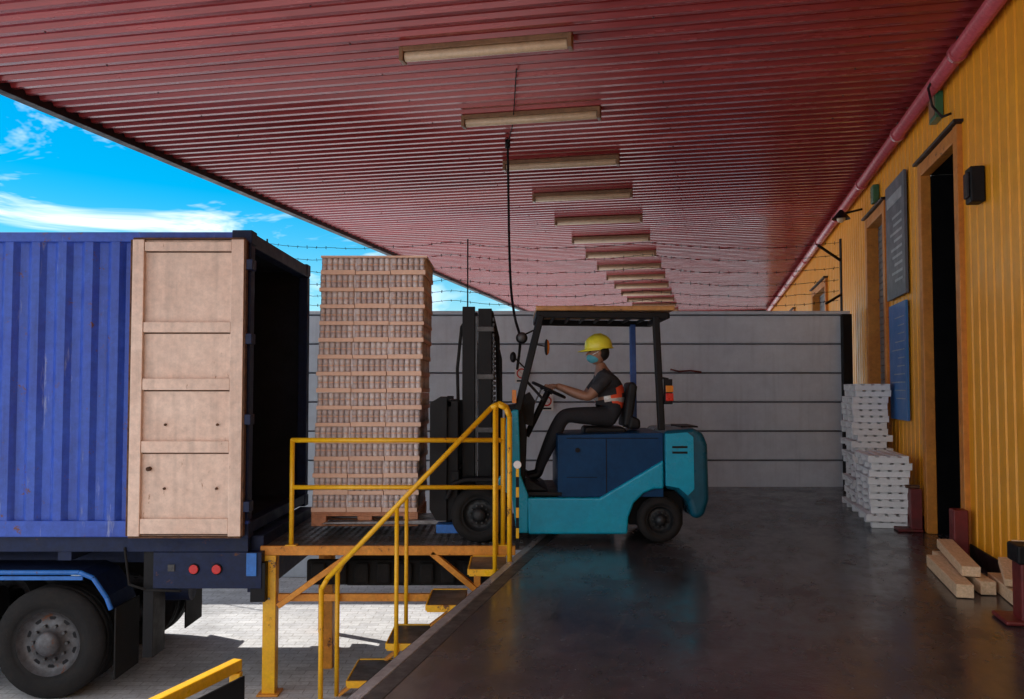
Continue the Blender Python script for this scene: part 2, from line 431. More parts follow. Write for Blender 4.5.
b.box(-2.16,-2.07,y1-.15,y1-.062,GZ,-.165,'orange_st'); b.box(-1.83,-1.745,y0+.75,y0+.835,GZ,-.15,'orange_st'); b.box(-1.95,-1.87,y1-.75,y1-.67,GZ,-.15,'orange_st')
b.box(-2.09,-.62,y0+.02,y0+.075,-.485,-.42,'orange_st')
b.beam((-2.08,y0+.02,-.52),(-1.42,y0+.02,-.05),.05,.09,'orange_st',(0,1,0))
b.beam((-.32,y0+.02,-.38),(-.72,y0+.02,-.05),.05,.08,'orange_st',(0,1,0))
b.box(-.34,-.28,y0,y0+.06,GZ,-.08,'orange_st')
for zz in (-.12,-.45): b.cyl((-2.157,y0-.016,zz),(-2.157,y0-.026,zz),.012,'steel',6)
b.done('frame',pf,bevel=.005)
b=B(); b.box(-1.9,-.1,y0+.30,y0+.38,-.40,-.17,'rubber'); b.box(-1.7,-.2,y0+1.2,y0+1.4,-.6,-.2,'black')
for i in range(9): b.box(-1.85+i*.2,-1.72+i*.2,y0+.25,y0+.298,-.38,-.19,'rubber')
b.done('dock_bumpers',pf,bevel=.02)
ya,yb=7.42,8.06; b=B()
tr=[(-.20,-.07),(-.545,-.36),(-.87,-.67),(-1.19,-.97)]
for x,z in tr:
    b.box(x-.15,x+.15,ya+.03,yb-.03,z-.03,z,'plate'); b.box(x-.165,x-.151,ya+.03,yb-.03,z-.045,z+.004,'yellow')
    b.box(x-.15,x+.15,ya+.001,ya+.028,z-.05,z+.006,'yellow'); b.box(x-.15,x+.15,yb-.028,yb-.001,z-.05,z+.006,'yellow')
for yy in (ya-.025,yb+.0):
    b.beam((-.02,yy+.01,-.16),(-1.52,yy+.01,-1.28),.02,.13,'orange_st',(0,1,0))
b.done('stair_treads',pf,bevel=.004)
b=B(); r=.021
for yy in (ya-.02,yb+.02):
    top=[(-.02,yy,0),(-.02,yy,1.18),(-.05,yy,1.25),(-.11,yy,1.28),(-.17,yy,1.255),(-1.50,yy,-.13),(-1.55,yy,-.22),(-1.55,yy,GZ)]
    b.tube(top,r,'yellow',12)
    b.cyl((-.94,yy,.44),(-.94,yy,-.80),r*.85,'yellow',10)
    b.cyl((-.14,yy,1.26),(-.14,yy,-.1),r*.85,'yellow',10)
b.done('stair_handrails',pf,bevel=0)
b=B(); yy=y0+.005
b.tube([(-1.97,yy,0),(-1.97,yy,.95),(-.08,yy,.95)],.022,'yellow',12)
b.cyl((-1.97,yy,.53),(-.08,yy,.53),.02,'yellow',12)
b.cyl((-.08,yy,0),(-.08,yy,1.15),.022,'yellow',12)
for xx in (-1.97,-.08): b.box(xx-.05,xx+.05,yy-.03,yy+.05,.013,.022,'yellow')
b.done('platform_railing',pf,bevel=0)
b=B()
for i in range(8): b.box(.035,.062,8.02,8.05,i*.09,i*.09+.089,'yellow' if i%2 else 'black')
b.cyl((.048,8.02,.74),(.048,7.99,.74),.035,'white',14)
b.done('striped_marker_post',bevel=.002)

b=B()
b.beam((-2.25,4.6,-.40),(-1.80,6.0,-.40),.07,.075,'yellow'); b.beam((-1.80,5.96,-.44),(-1.80,5.96,GZ),.07,.07,'yellow'); b.beam((-2.25,4.66,-.44),(-2.25,4.66,GZ),.07,.07,'yellow'); 
b.beam((-2.16,4.6,-.52),(-1.73,5.9,-.52),.02,.16,'black')
b.done('yellow_guard_barrier',bevel=.008)

# ------------------------------------------------------------ palletised load
pl=empty('pallet_load')
lx0,lx1,ly0,ly1=-1.92,-.90,8.67,9.55
b=B()
for i in range(7):
    b.box(lx0,lx1,ly0+i*.132,ly0+i*.132+.085,.215,.232,'pallet')
for yy in (ly0,ly0+.40,ly1-.10):
    b.box(lx0,lx1,yy,yy+.1,.10,.118,'pallet')
    for xx in (lx0,lx0+.44,lx1-.14): b.box(xx,xx+.14,yy+.002,yy+.098,.119,.194,'pallet')
for yy in (ly0,ly0+.40,ly1-.10): b.box(lx0,lx1,yy+.001,yy+.1,.195,.214,'pallet')
b.done('pallet',pl,bevel=.003)
b=B(); N=15; H=(2.68-.235)/N
for i in range(N):
    z0=.235+i*H; off=i*.0045+random.uniform(-.007,.007); oy=random.uniform(-.006,.006)
    b.box(lx0+off+.035,lx1+off-.035,ly0+oy+.035,ly1+oy-.035,z0+.033,z0+H-.003,'jar')
    for c in range(3):
        w=(lx1-lx0)/3; jit=random.uniform(-.005,.005)
        b.box(lx0+off+c*w+.004,lx0+off+(c+1)*w-.004,ly0+oy+jit,ly1+oy+jit,z0,z0+.036+random.uniform(-.004,.008),'tan')
        nj=6; p=(w-.014)/nj
        for j in range(nj):
            cx=lx0+off+c*w+.007+p*(j+.5)
            for cy in (ly0+oy+p/2+.003,ly1+oy-p/2-.003):
                k=random.choice(('jar','jar','jar2'))
                b.cyl((cx,cy,z0+.033),(cx,cy,z0+H*.56),p*.48,k,8)
                b.cyl((cx,cy,z0+H*.56),(cx,cy,z0+H*.64),p*.42,'tan',8)
                b.cyl((cx,cy,z0+H*.64),(cx,cy,z0+H-.004),p*.48,k,8)
    ny=16; p=(ly1-ly0)/ny
    for j in range(1,ny-1):
        cy=ly0+oy+p*(j+.5)
        for cx in (lx0+off+p/2,lx1+off-p/2):
            b.cyl((cx,cy,z0+.033),(cx,cy,z0+H-.004),p*.47,random.choice(('jar','jar2')),8)
b.box(lx0+.07,lx1+.075,ly0-.005,ly1,2.681,2.70,'tan')
b.done('stacked_goods',pl,bevel=0)

# ------------------------------------------------------------ container truck
tk=empty('container_truck')
cx0,cx1,cy0,cy1,cz0,cz1=-8.36,-2.30,7.9,10.2,.14,2.80
b=B()
rows=[[],[]]; x=cx0+.12; p=.235
while x<cx1-.14:
    for dx,dy in ((0,.0),(.07,.0),(.115,.04),(.19,.04)):
        if x+dx<cx1-.10:
            rows[0].append((x+dx,cy0+.012+dy,cz0+.10)); rows[1].append((x+dx,cy0+.012+dy,cz1-.08))
    x+=p
rows[0].append((cx1-.08,cy0+.012,cz0+.10)); rows[1].append((cx1-.08,cy0+.012,cz1-.08))
b.sheet(rows,'blue_cont'); b.done('side_panel',tk,bevel=0)
b=B()
b.box(cx0,cx1,cy0,cy0+.07,cz0-.02,cz0+.12,'blue_cont'); b.box(cx0,cx1,cy0,cy0+.06,cz1-.09,cz1-.005,'blue_cont')
b.box(cx1-.10,cx1-.001,cy0-.002,cy0+.12,cz0+.122,cz1-.092,'navy'); b.box(cx0,cx0+.12,cy0-.002,cy0+.12,cz0+.122,cz1-.092,'navy')
b.box(cx1-.10,cx1,cy1-.12,cy1,cz0,cz1-.132,'navy'); b.box(cx1-.12,cx1-.001,cy0+.062,cy1,cz1-.13,cz1-.004,'navy'); b.box(cx1-.12,cx1-.001,cy0+.08,cy1,cz0,cz0+.10,'navy')
for xx in (cx0-.005,cx1-.172):
    for zz in (cz0-.03,cz1-.11):
        for yy in (cy0-.008,cy1-.155): b.box(xx,xx+.178,yy,yy+.162,zz,zz+.122,'navy')
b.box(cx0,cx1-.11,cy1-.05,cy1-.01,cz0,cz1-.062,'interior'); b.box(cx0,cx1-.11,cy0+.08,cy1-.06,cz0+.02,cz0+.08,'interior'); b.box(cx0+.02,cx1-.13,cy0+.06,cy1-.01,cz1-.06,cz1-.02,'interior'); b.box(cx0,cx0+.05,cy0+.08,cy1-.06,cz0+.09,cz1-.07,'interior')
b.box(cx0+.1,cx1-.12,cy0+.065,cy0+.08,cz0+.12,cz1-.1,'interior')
b.done('container_shell',tk,bevel=.008)
b=B(); dx0,dx1,dy=-3.30,-2.33,cy0-.10; dz0,dz1=.145,2.71
b.box(dx0,dx1,dy+.02,dy+.055,dz0,dz1,'cream')
b.box(dx0,dx0+.10,dy-.02,dy+.019,dz0,dz1,'cream'); b.box(dx1-.11,dx1,dy-.02,dy+.019,dz0,dz1,'cream')
for zz,h in ((dz0+.02,.13),(.86,.10),(1.40,.10),(1.90,.09),(dz1-.10,.08)):
    b.box(dx0+.102,dx1-.112,dy-.014,dy+.019,zz,zz+h,'cream')
    b.box(dx0+.104,dx1-.114,dy+.010,dy+.0195,zz-.012,zz-.001,'rustedge')
b.box(dx0-.022,dx0-.001,dy-.01,dy+.05,dz0,dz1,'rustedge'); b.box(dx1+.001,dx1+.018,dy-.01,dy+.05,dz0,dz1,'rustedge')
b.box(dx0,dx1,dy-.012,dy+.05,dz1+.001,dz1+.018,'rustedge'); b.box(dx0,dx1,dy-.012,dy+.05,dz0-.018,dz0-.001,'rustedge')
for zz in (.35,1.1,1.8,2.45): 
    b.box(dx1+.002,dx1+.07,dy-.005,dy+.12,zz,zz+.09,'navy')
for xx in (dx0+.3,dx0+.75):
    for zz in (.55,1.1): b.cyl((xx,dy-.004,zz),(xx,dy+.02,zz),.012,'rustedge',8)
b.cyl((dx0+.17,dy-.03,.72),(dx0+.17,dy+.02,.72),.02,'rustedge',8)
b.done('open_rear_door',tk,bevel=.006)
b=B()
b.box(-8.4,-2.34,8.55,8.68,-.22,.115,'navy'); b.box(-8.4,-2.34,9.55,9.68,-.22,.115,'navy')
for xx in (-7.5,-6.3,-5.1,-4,-3.0): b.box(xx,xx+.12,8.0,10.14,-.10,.10,'navy')
b.box(-8.4,-2.32,7.98,8.05,-.02,.115,'navy')
b.box(-3.15,-2.20,7.98,8.10,-.34,-.025,'navy'); b.box(-2.36,-2.22,8.11,10.1,-.40,.10,'navy'); b.box(-2.30,-2.17,7.99,8.25,-.46,-.12,'black')
b.box(-3.25,-3.16,8.02,8.3,-.95,-.02,'black')
b.box(-2.33,-2.24,7.965,7.979,-.23,-.03,'brightblue')
for xx in (-2.79,-2.59): 
    b.cyl((xx,7.98,-.17),(xx,7.955,-.17),.040,'red',18); b.torus((xx,7.975,-.17),.042,.008,'black',(0,1,0),20,6)
b.box(-3.02,-2.96,7.97,7.979,-.19,-.13,'duststeel')
b.cyl((-5.6,8.2,-.5),(-4.6,8.2,-.5),.14,'black',18); b.cyl((-3.35,8.55,-.45),(-3.0,8.55,-.45),.12,'navy',16)
b.tube([(-3.4,7.97,.02),(-3.35,7.96,-.3),(-3.2,7.97,-.35),(-2.9,7.97,-.36)],.012,'rubber',6)
for wx in (-4.05,-5.36,-6.67): b.cyl((wx,8.1,-.82),(wx,10.1,-.82),.07,'black',12); b.beam((wx,8.6,-.7),(wx-.5,8.6,-.2),.08,.06,'black')
b.done('chassis',tk,bevel=.008)
b=B()
for wx in (-4.05,):
    for ys in ((7.93,8.45),(9.65,10.2)):
        pts=[(wx-1.9,-.20),(wx+.28,-.20),(wx+.40,-.25),(wx+.52,-.42),(wx+.56,-.52)]
        for (ax,az_),(bx,bz) in zip(pts[:-1],pts[1:]):
            b.prism([(ax,az_),(bx,bz),(bx,bz+.02),(ax,az_+.02)],ys[0],ys[1],'navy')
            b.cyl((ax,ys[0],az_+.01),(bx,ys[0],bz+.01),.022,'brightblue',8)
    b.box(wx-1.9,wx+.3,7.94,7.96,-.26,-.225,'brightblue')
b.box(-3.47,-3.455,7.95,8.45,-1.12,-.50,'rubber'); b.box(-3.47,-3.455,9.65,10.15,-1.12,-.50,'rubber')
b.done('mudguards',tk,bevel=.003)
def wheel(b,cx,cy,cz,R,w,out=-1,rk='rim'):
    s=out
    pr=[(R*.58,.0),(R*.62,0),(R*.66,-.004),(R*.67,-.010),(R*.80,-.012),(R*.93,.005),(R*.985,.03),(R,.05),(R,w*.30),(R*.985,w*.31),(R*.985,w*.34),(R,w*.35),(R,w*.63),(R*.985,w*.64),(R*.985,w*.67),(R,w*.68),(R,w-.05),(R*.95,w-.01),(R*.6,w)]
    b.lathe([(r,h*(-s)) for r,h in pr],(cx,cy,cz),'rubber',48)
    pr=[(R*.58,.0),(R*.56,.02),(R*.52,.05),(R*.44,.075),(R*.36,.06),(R*.24,.055),(R*.22,.0),(R*.20,-.03),(R*.10,-.045),(.001,-.047)]
    b.lathe([(r,h*(-s)) for r,h in pr],(cx,cy,cz),rk,40)
    for i in range(10):
        a=i*math.pi/5; px,pz=cx+R*.31*math.cos(a),cz+R*.31*math.sin(a)
        b.cyl((px,cy+.06*(-s),pz),(px,cy+.02*(-s),pz),.014*R/.48,'duststeel',6)
        a+=.3; px,pz=cx+R*.45*math.cos(a),cz+R*.45*math.sin(a)
        b.cyl((px,cy+.072*(-s),pz),(px,cy+.068*(-s),pz),.03*R/.48,'black',10)
b=B()
for wx in (-4.05,-5.36,-6.67):
    wheel(b,wx,7.96,-.815,.485,.26,-1); wheel(b,wx,8.25,-.815,.485,.26,-1)
    wheel(b,wx,10.15,-.815,.485,.26,1); wheel(b,wx,9.86,-.815,.485,.26,1)
b.done('wheels',tk,bevel=0)

# ------------------------------------------------------------ forklift
fk=empty('forklift')
A,Z=8.24,9.40
b=B()
sp=[(.15,.09),(.137,.42),(.80,.42),(1.383,.76),(1.383,.50),(1.30,.50),(1.2,.46),(1.11,.37),(1.06,.24),(1.05,.09)]
b.prism(sp,A,A+.09,'teal'); b.prism(sp,Z-.09,Z,'teal')
b.prism([(.16,.12),(.16,.40),(1.0,.40),(1.0,.12)],A+.10,Z-.10,'dteal')
b.done('chassis_side',fk,bevel=.02,seg=3)
b=B()
b.prism([(1.388,.50),(1.388,1.03),(1.66,1.05),(1.75,1.01),(1.79,.90),(1.80,.40),(1.75,.24),(1.645,.22),(1.60,.38),(1.50,.48)],A+.0,Z,'dteal')
b.done('counterweight',fk,bevel=.055,seg=4)
b=B(); b.prism([(1.40,.53),(1.40,1.0),(1.60,1.015),(1.655,.97),(1.66,.50),(1.60,.44),(1.52,.51)],A-.006,A+.02,'teal'); b.box(1.60,1.76,A+.3,Z-.3,1.045,1.06,'black')
b.box(1.46,1.60,A-.009,A-.005,.82,.84,'black'); b.box(1.46,1.60,A-.009,A-.005,.87,.89,'black')
b.done('counterweight_panel',fk,bevel=.003)
b=B(); b.prism([(.42,.425),(.42,.985),(1.383,1.01),(1.383,.425)],A+.035,Z-.035,'dblue')
b.box(.50,1.34,A+.03,A+.036,.955,.962,'black'); b.box(.86,.868,A+.031,A+.036,.45,.95,'black'); b.cyl((.60,A+.035,.85),(.60,A+.02,.85),.022,'black',12)
b.box(.50,.78,A+.031,A+.036,.60,.605,'black')
b.done('battery_box',fk,bevel=.018,seg=3)
b=B()
b.box(.14,.46,A+.03,Z-.03,.43,.47,'black'); b.prism([(.10,.47),(.12,.60),(.34,.47)],A+.1,Z-.1,'black')
b.prism([(-.02,.45),(-.08,1.05),(-.06,1.25),(.10,1.27),(.14,1.0),(.12,.45)],A+.16,Z-.16,'black')
cow=[(-.16,.55),(-.10,.62),(-.05,1.16),(.01,1.22),(.06,1.22),(.08,.62),(.15,.44),(.145,.10),(.04,.10),(.0,.42)]
b.prism(cow,A+.005,A+.14,'teal'); b.prism(cow,Z-.14,Z-.005,'teal')
b.prism([(-.62,.40),(-.55,.56),(-.42,.60),(-.16,.60),(-.02,.44),(-.05,.42),(-.18,.56),(-.42,.56),(-.52,.53),(-.58,.40)],A+.01,A+.22,'black')
b.done('front_cowl',fk,bevel=.012,seg=2)
b=B()
for yy in (A+.07,Z-.07):
    b.beam((-.02,yy,.72),(.05,yy,1.22),.06,.075,'black',(0,1,0)); b.beam((.05,yy,1.20),(.27,yy,2.09),.06,.075,'black',(0,1,0))
    b.beam((.24,yy,2.10),(1.45,yy,2.085),.06,.06,'black',(0,1,0))
b.beam((1.33,A+.07,2.08),(1.375,A+.07,1.03),.06,.085,'black',(0,1,0))
b.beam((1.25,Z-.07,2.08),(1.26,Z-.07,1.0),.06,.07,'pillarblue',(0,1,0))
b.beam((.25,A+.05,2.1),(.25,Z-.05,2.1),.06,.06,'black'); b.beam((1.43,A+.05,2.085),(1.43,Z-.05,2.085),.06,.05,'black')
for i in range(7):
    xx=.40+i*.15; b.beam((xx,A+.08,2.10),(xx,Z-.08,2.10),.03,.03,'black')
b.beam((.06,A+.10,1.25),(.06,Z-.10,1.25),.05,.05,'black')
b.box(.22,1.50,A+.02,Z-.02,2.132,2.175,'tan_roof')
b.beam((.12,A+.12,1.5),(.30,A+.10,1.30),.025,.025,'black')
b.done('overhead_guard',fk,bevel=.01)
b=B()
b.beam((1.34,A+.05,1.52),(1.44,A+.05,1.50),.03,.02,'black'); b.box(1.40,1.47,A+.01,A+.09,1.27,1.50,'black'); b.box(1.408,1.478,A+.004,A+.084,1.30,1.37,'red'); b.box(1.408,1.478,A+.004,A+.084,1.38,1.44,'amber')
b.beam((.22,A+.06,1.82),(.30,A-.02,1.80),.012,.012,'black'); b.sph((.315,A-.03,1.79),(.02,.05,.075),'black'); b.sph((.322,A-.03,1.79),(.022,.045,.07),'amber')
b.beam((.12,A+.06,1.6),(.02,A+.0,1.70),.012,.012,'black'); b.sph((.01,A-.01,1.70),(.03,.05,.05),'black'); 
b.beam((.2,A+.04,1.95),(.10,A+.0,1.90),.015,.015,'black'); b.lathe([(.02,-.04),(.05,0),(.055,.03)],(.09,A+.03,1.88),'black',16); b.sph((.09,A+.0,1.88),(.04,.028,.04),'duststeel')
b.box(.0,.04,A+.0,A+.06,1.28,1.40,'amber')
b.done('lights_and_mirrors',fk,bevel=.004)
b=B()
for yy in (A+.24,Z-.30):
    b.box(-.32,-.19,yy,yy+.06,.12,2.17,'black'); b.box(-.47,-.35,yy+.02,yy+.07,.14,2.19,'black')
    b.box(-.345,-.325,yy+.02,yy+.05,.15,2.1,'duststeel')
    b.cyl((-.26,yy+.12,.2),(-.26,yy+.12,1.75),.035,'black',14); b.cyl((-.26,yy+.12,1.75),(-.26,yy+.12,2.12),.02,'steel',12)
    zc=.3
    while zc<2.1:
        b.box(-.185,-.165,yy+.01,yy+.05,zc,zc+.035,'duststeel'); zc+=.05
    b.cyl((-.18,yy+.03,.55),(.10,yy+.03,.48),.035,'black',12)
    for zz in (.5,1.0,1.5,1.95): b.box(-.33,-.17,yy-.012,yy-.001,zz,zz+.05,'duststeel')
for zz in (.18,1.1,2.05): 
    b.box(-.30,-.22,A+.31,Z-.31,zz,zz+.10,'black'); b.box(-.45,-.38,A+.32,Z-.32,zz+.02,zz+.11,'black')
b.tube([(-.12,8.7,.6),(-.14,8.7,1.9),(-.2,8.7,2.15),(-.3,8.7,2.1),(-.32,8.7,1.5)],.022,'rubber',8)
b.tube([(-.10,8.62,.6),(-.11,8.62,1.7),(-.18,8.62,2.0),(-.25,8.62,1.8)],.016,'rubber',8)
b.tube([(-.50,8.56,.9),(-.52,8.56,1.6),(-.48,8.56,2.0),(-.40,8.56,2.12)],.016,'rubber',8)
b.done('mast',fk,bevel=.006)
b=B()
for zz in (.22,.55): b.box(-.56,-.49,A+.12,Z-.12,zz,zz+.10,'black')
b.box(-.60,-.50,A+.14,A+.2,.2,1.30,'black'); b.box(-.60,-.50,Z-.2,Z-.14,.2,1.30,'black'); b.box(-.60,-.56,A+.14,Z-.14,1.24,1.31,'black')
for i in range(6): b.box(-.59,-.565,A+.28+i*.125,A+.30+i*.125,.6,1.24,'black')
bp_=[(-.76,.30),(-.76,1.28),(-.66,1.34),(-.60,1.34),(-.60,.20),(-.70,.2)]
b.prism(bp_,A+.10,A+.138,'black'); b.prism(bp_,Z-.138,Z-.10,'black')
for yy in (A+.32,Z-.44):
    b.box(-.62,-.575,yy,yy+.12,.13,.7,'black'); b.prism([(-.62,.13),(-.62,.175),(-1.75,.15),(-1.80,.135)],yy,yy+.12,'steel')
b.box(-.70,-.45,A+.12,A+.3,.08,.16,'brightblue')
b.done('fork_carriage',fk,bevel=.006)
b=B(); wheel(b,1.355,A+.03,.215,.21,.16,-1,'rimdark'); wheel(b,1.355,Z-.03,.215,.21,.16,1,'rimdark'); wheel(b,-.30,A+.03,.262,.26,.20,-1,'rimdark'); wheel(b,-.30,Z-.03,.262,.26,.20,1,'rimdark')
b.cyl((-.3,A+.1,.262),(-.3,Z-.1,.262),.08,'black',14); b.cyl((1.355,A+.1,.215),(1.355,Z-.1,.215),.05,'black',14); b.prism([(1.1,.14),(1.1,.45),(1.6,.45),(1.6,.14)],A+.26,Z-.26,'black')
b.done('wheels',fk,bevel=0)
b=B()
CY=8.82
b.prism([(.68,.985),(.70,1.05),(1.08,1.045),(1.10,.985)],CY-.24,CY+.24,'seat')
b.prism([(1.06,1.05),(1.14,1.05),(1.20,1.43),(1.17,1.48),(1.12,1.47)],CY-.22,CY+.22,'seat')
b.prism([(1.10,1.03),(1.22,1.03),(1.22,1.12),(1.13,1.16)],CY-.26,CY+.26,'seat')
b.done('seat',fk,bevel=.025,seg=3)
b=B()
sc=Vector((.36,CY,1.40)); sn=Vector((.42,0,.9)).normalized()
b.torus(sc,.17,.015,'black',sn,36,8)
b.cyl(sc-sn*.03,Vector((.14,CY,.95)),.03,'black',12); b.cyl(sc-sn*.03,sc+sn*.01,.045,'black',16)
t=sn.cross(Vector((0,1,0))).normalized()
for a in (0,2.1,4.2):
    dd=t*math.cos(a)+Vector((0,1,0))*math.sin(a); b.cyl(sc-sn*.01,sc+dd*.165,.01,'black',8)
b.prism([(.05,1.1),(.10,1.34),(.17,1.38),(.22,1.3),(.2,1.05)],CY-.2,CY+.2,'black')
for i in range(3):
    b.cyl((.22,CY+.22+i*.05,1.25),(.30,CY+.22+i*.05,1.42),.007,'steel',8); b.sph((.30,CY+.22+i*.05,1.42),.018,'black')
b.cyl((.28,CY-.12,.47),(.2,CY-.12,.58),.015,'black',8)
b.done('steering_and_controls',fk,bevel=.004)

# ------------------------------------------------------------ driver
pn=empty('forklift_driver')
V=[];R=[];E=[]
def jv(p,r,par=None):
    V.append(p);R.append(r)
    if par is not None: E.append((par,len(V)-1))
    return len(V)-1
pel=jv((.97,CY,1.165),(.14,.17))
bel=jv((.965,CY,1.28),(.14,.165),pel)
che=jv((.935,CY,1.42),(.15,.18),bel)
upc=jv((.905,CY,1.52),(.11,.125),che)
nk=jv((.875,CY,1.605),(.060,.060),upc)
nk2=jv((.86,CY,1.68),(.054,.054),nk)
for s in (-1,1):
    sh=jv((.895,CY+s*.185,1.51),(.075,.075),upc)
    ua=jv((.82,CY+s*.225,1.43),(.064,.064),sh)
    el=jv((.73,CY+s*.23,1.33),(.050,.050),ua)
    fa=jv((.60,CY+s*.205,1.375),(.046,.046),el)
    wr=jv((.47,CY+s*.175,1.43),(.030,.030),fa)
    hd=jv((.42,CY+s*.172,1.445),(.026,.034),wr)
for s in (-1,1):
    hp=jv((.93,CY+s*.10,1.14),(.105,.105),pel)
    th=jv((.74,CY+s*.13,1.15),(.092,.092),hp)
    kn=jv((.50,CY+s*.14,1.155),(.074,.074),th)
    cf=jv((.39,CY+s*.13,.93),(.068,.068),kn)
    an=jv((.27,CY+s*.12,.66),(.046,.046),cf)
    he=jv((.26,CY+s*.12,.585),(.044,.044),an)
    ft=jv((.15,CY+s*.13,.565),(.044,.038),he)
    to=jv((.06,CY+s*.13,.56),(.038,.028),ft)
me=bpy.data.meshes.new('tmp'); me.from_pydata(V,E,[]); me.update()
o=bpy.data.objects.new('tmp',me); S.collection.objects.link(o)
o.modifiers.new('Skin','SKIN')
for i,r in enumerate(R):
    sv=me.skin_vertices[0].data[i]; sv.radius=r; sv.use_root=(i==pel)
sd=o.modifiers.new('Sub','SUBSURF'); sd.levels=2; sd.render_levels=2
dg=bpy.context.evaluated_depsgraph_get()
bm_=bpy.data.meshes.new_from_object(o.evaluated_get(dg)); bpy.data.objects.remove(o)
keys=['skin','shirt','trouser','vest','reflect','black']
bm_.materials.clear()
for k in keys: bm_.materials.append(mat[k])
segs=[(Vector(V[a]),Vector(V[c]),a,c) for a,c in E]
for f in bm_.polygons:
    c=f.center; best=None
    for a,bb,ia,ib in segs:
        ab=bb-a; t_=max(0,min(1,(c-a).dot(ab)/ab.length_squared)); d=(a+ab*t_-c).length
        if best is None or d<best[0]: best=(d,ia,ib,t_)
    _,ia,ib,t_=best; f.use_smooth=True
    if ib>=18:
        idx=(ib-18)%8
        m_=2
        if idx>=5 : m_=5
        if idx==5 and t_<.4: m_=2
    elif ib>=6:
        idx=(ib-6)%6
        m_=1 if idx<=1 else (1 if (idx==2 and t_<.35) else 0)
    else:
        m_=1
        if ib==nk2 or (ib==nk and t_>.55): m_=0
        elif ib==bel and t_<.3: m_=2
        else:
            if 1.24<c.z<1.29 or 1.33<c.z<1.35: m_=3
            elif 1.29<=c.z<=1.33: m_=4
            elif c.z>1.34 and .08<abs(c.y-CY)<.13: m_=3
    f.material_index=m_
bo=bpy.data.objects.new('body',bm_); S.collection.objects.link(bo); bo.parent=pn
b=B()
for s in (-1,1):
    rim=sc+Vector((0,1,0))*s*.17
    w=Vector((.45,CY+s*.175,1.437))
    b.sph((w+rim)/2+Vector((.0,0,.022)),(.048,.040,.018),'skin',12,8,Matrix.Rotation(.15,3,'Y'))
    for fi,L in enumerate((.9,1.0,.95,.75)):
        basep=rim+t*(-.034+.022*fi)+Vector((.022,s*.010,.030))
        p1=basep+Vector((-.026*L,-s*.016,.006)); p2=p1+Vector((-.018*L,-s*.012,-.020)); p3=p2+Vector((.012,-s*.002,-.018*L))
        b.tube([basep,p1,p2,p3],.0085,'skin',8); b.sph(p3,.0085,'skin',8,6)
    tb=rim+Vector((.03,-s*.03,.012)); b.tube([tb,tb+Vector((-.02,-s*.018,-.008)),tb+Vector((-.045,-s*.016,-.012))],.0095,'skin',8); b.sph(tb+Vector((-.045,-s*.016,-.012)),.0095,'skin',8,6)
b.done('hands',pn,bevel=0)
b=B(); hc=Vector((.845,CY,1.765))
vs=b.sph(hc,(.098,.077,.118),'skin',28,20)
for v in vs:
    d=v.co-hc
    if d.z<-.02 and d.x>0: v.co.x-=d.x*.35*min(1,-d.z/.1)
    if d.z<-.03 and d.x<0: v.co.x-=.016*min(1,-d.z/.1)
    if d.x<-.05 and -.0<d.z<.03: v.co.x+=.006
b.prism([(hc.x-.090,hc.z+.02),(hc.x-.125,hc.z-.022),(hc.x-.088,hc.z-.03)],CY-.012,CY+.012,'skin')
for s in (-1,1):
    b.sph(hc+Vector((-.083,s*.032,.010)),(.010,.015,.009),'eye',10,7)
    b.box(hc.x-.096,hc.x-.085,CY+s*.032-.02,CY+s*.032+.02,hc.z+.026,hc.z+.033,'hair')
    b.sph(hc+Vector((.006,s*.079,-.004)),(.018,.009,.030),'skin',10,8)
    b.tube([hc+Vector((-.06,s*.066,-.02)),hc+Vector((-.02,s*.08,.0)),hc+Vector((.012,s*.083,.02))],.003,'white',6)
b.sph(hc+Vector((-.032,0,-.052)),(.083,.070,.056),'mask',20,12)
b.sph(hc+Vector((.030,0,.0)),(.082,.080,.085),'hair',20,12)
b.done('head',pn,bevel=0)
b=B(); bm0=b.bm
hh=hc+Vector((.004,0,.045))
b.lathe([(.134,.0),(.133,.03),(.125,.068),(.104,.100),(.068,.125),(.03,.135),(.001,.137)],(0,0,0),'hat',32,'z')
b.lathe([(.134,.0),(.148,-.006),(.148,-.012),(.132,-.010)],(0,0,0),'hat',32,'z')
for v in bm0.verts:
    if v.co.z<.005 and v.co.x<0 and math.hypot(v.co.x,v.co.y)>.141: v.co.x*=1.38; v.co.z-=.012
    v.co.y*=.82
    v.co.x*=1.02
for v in bm0.verts: v.co=Matrix.Rotation(-.08,3,'Y')@v.co+hh
b.tube([hh+Vector((-.09,0,.100)),hh+Vector((-.04,0,.130)),hh+Vector((.02,0,.137)),hh+Vector((.08,0,.112))],.010,'hat',8)
b.done('hard_hat',pn,bevel=0)

# ------------------------------------------------------------ cable
b=B()
pts=[(-.05,10.25,4.26),(-.04,10.22,3.6),(-.03,10.1,3.0),(-.01,9.8,2.5),(.03,9.3,2.15),(.08,8.9,1.9),(.05,8.7,1.6)]
def cr(P,n=6):
    out=[]; P=[Vector(p) for p in P]; P=[P[0]]+P+[P[-1]]
    for i in range(1,len(P)-2):
        for j in range(n):
            u=j/n; a,b_,c,d=P[i-1:i+3]
            out.append(.5*((2*b_)+(c-a)*u+(2*a-5*b_+4*c-d)*u*u+(3*b_-a-3*c+d)*u**3))
    return out+[P[-2]]
b.tube(cr(pts),.014,'rubber',8)
b.cyl((-.05,10.25,4.28),(-.05,10.25,4.18),.03,'black',10)
b.tube(cr([(-.05,10.25,4.24),(.0,9.6,4.23),(.02,9.0,4.25),(.04,7.9,4.26)]),.006,'rubber',6)
b.done('hanging_power_cable',bevel=0)

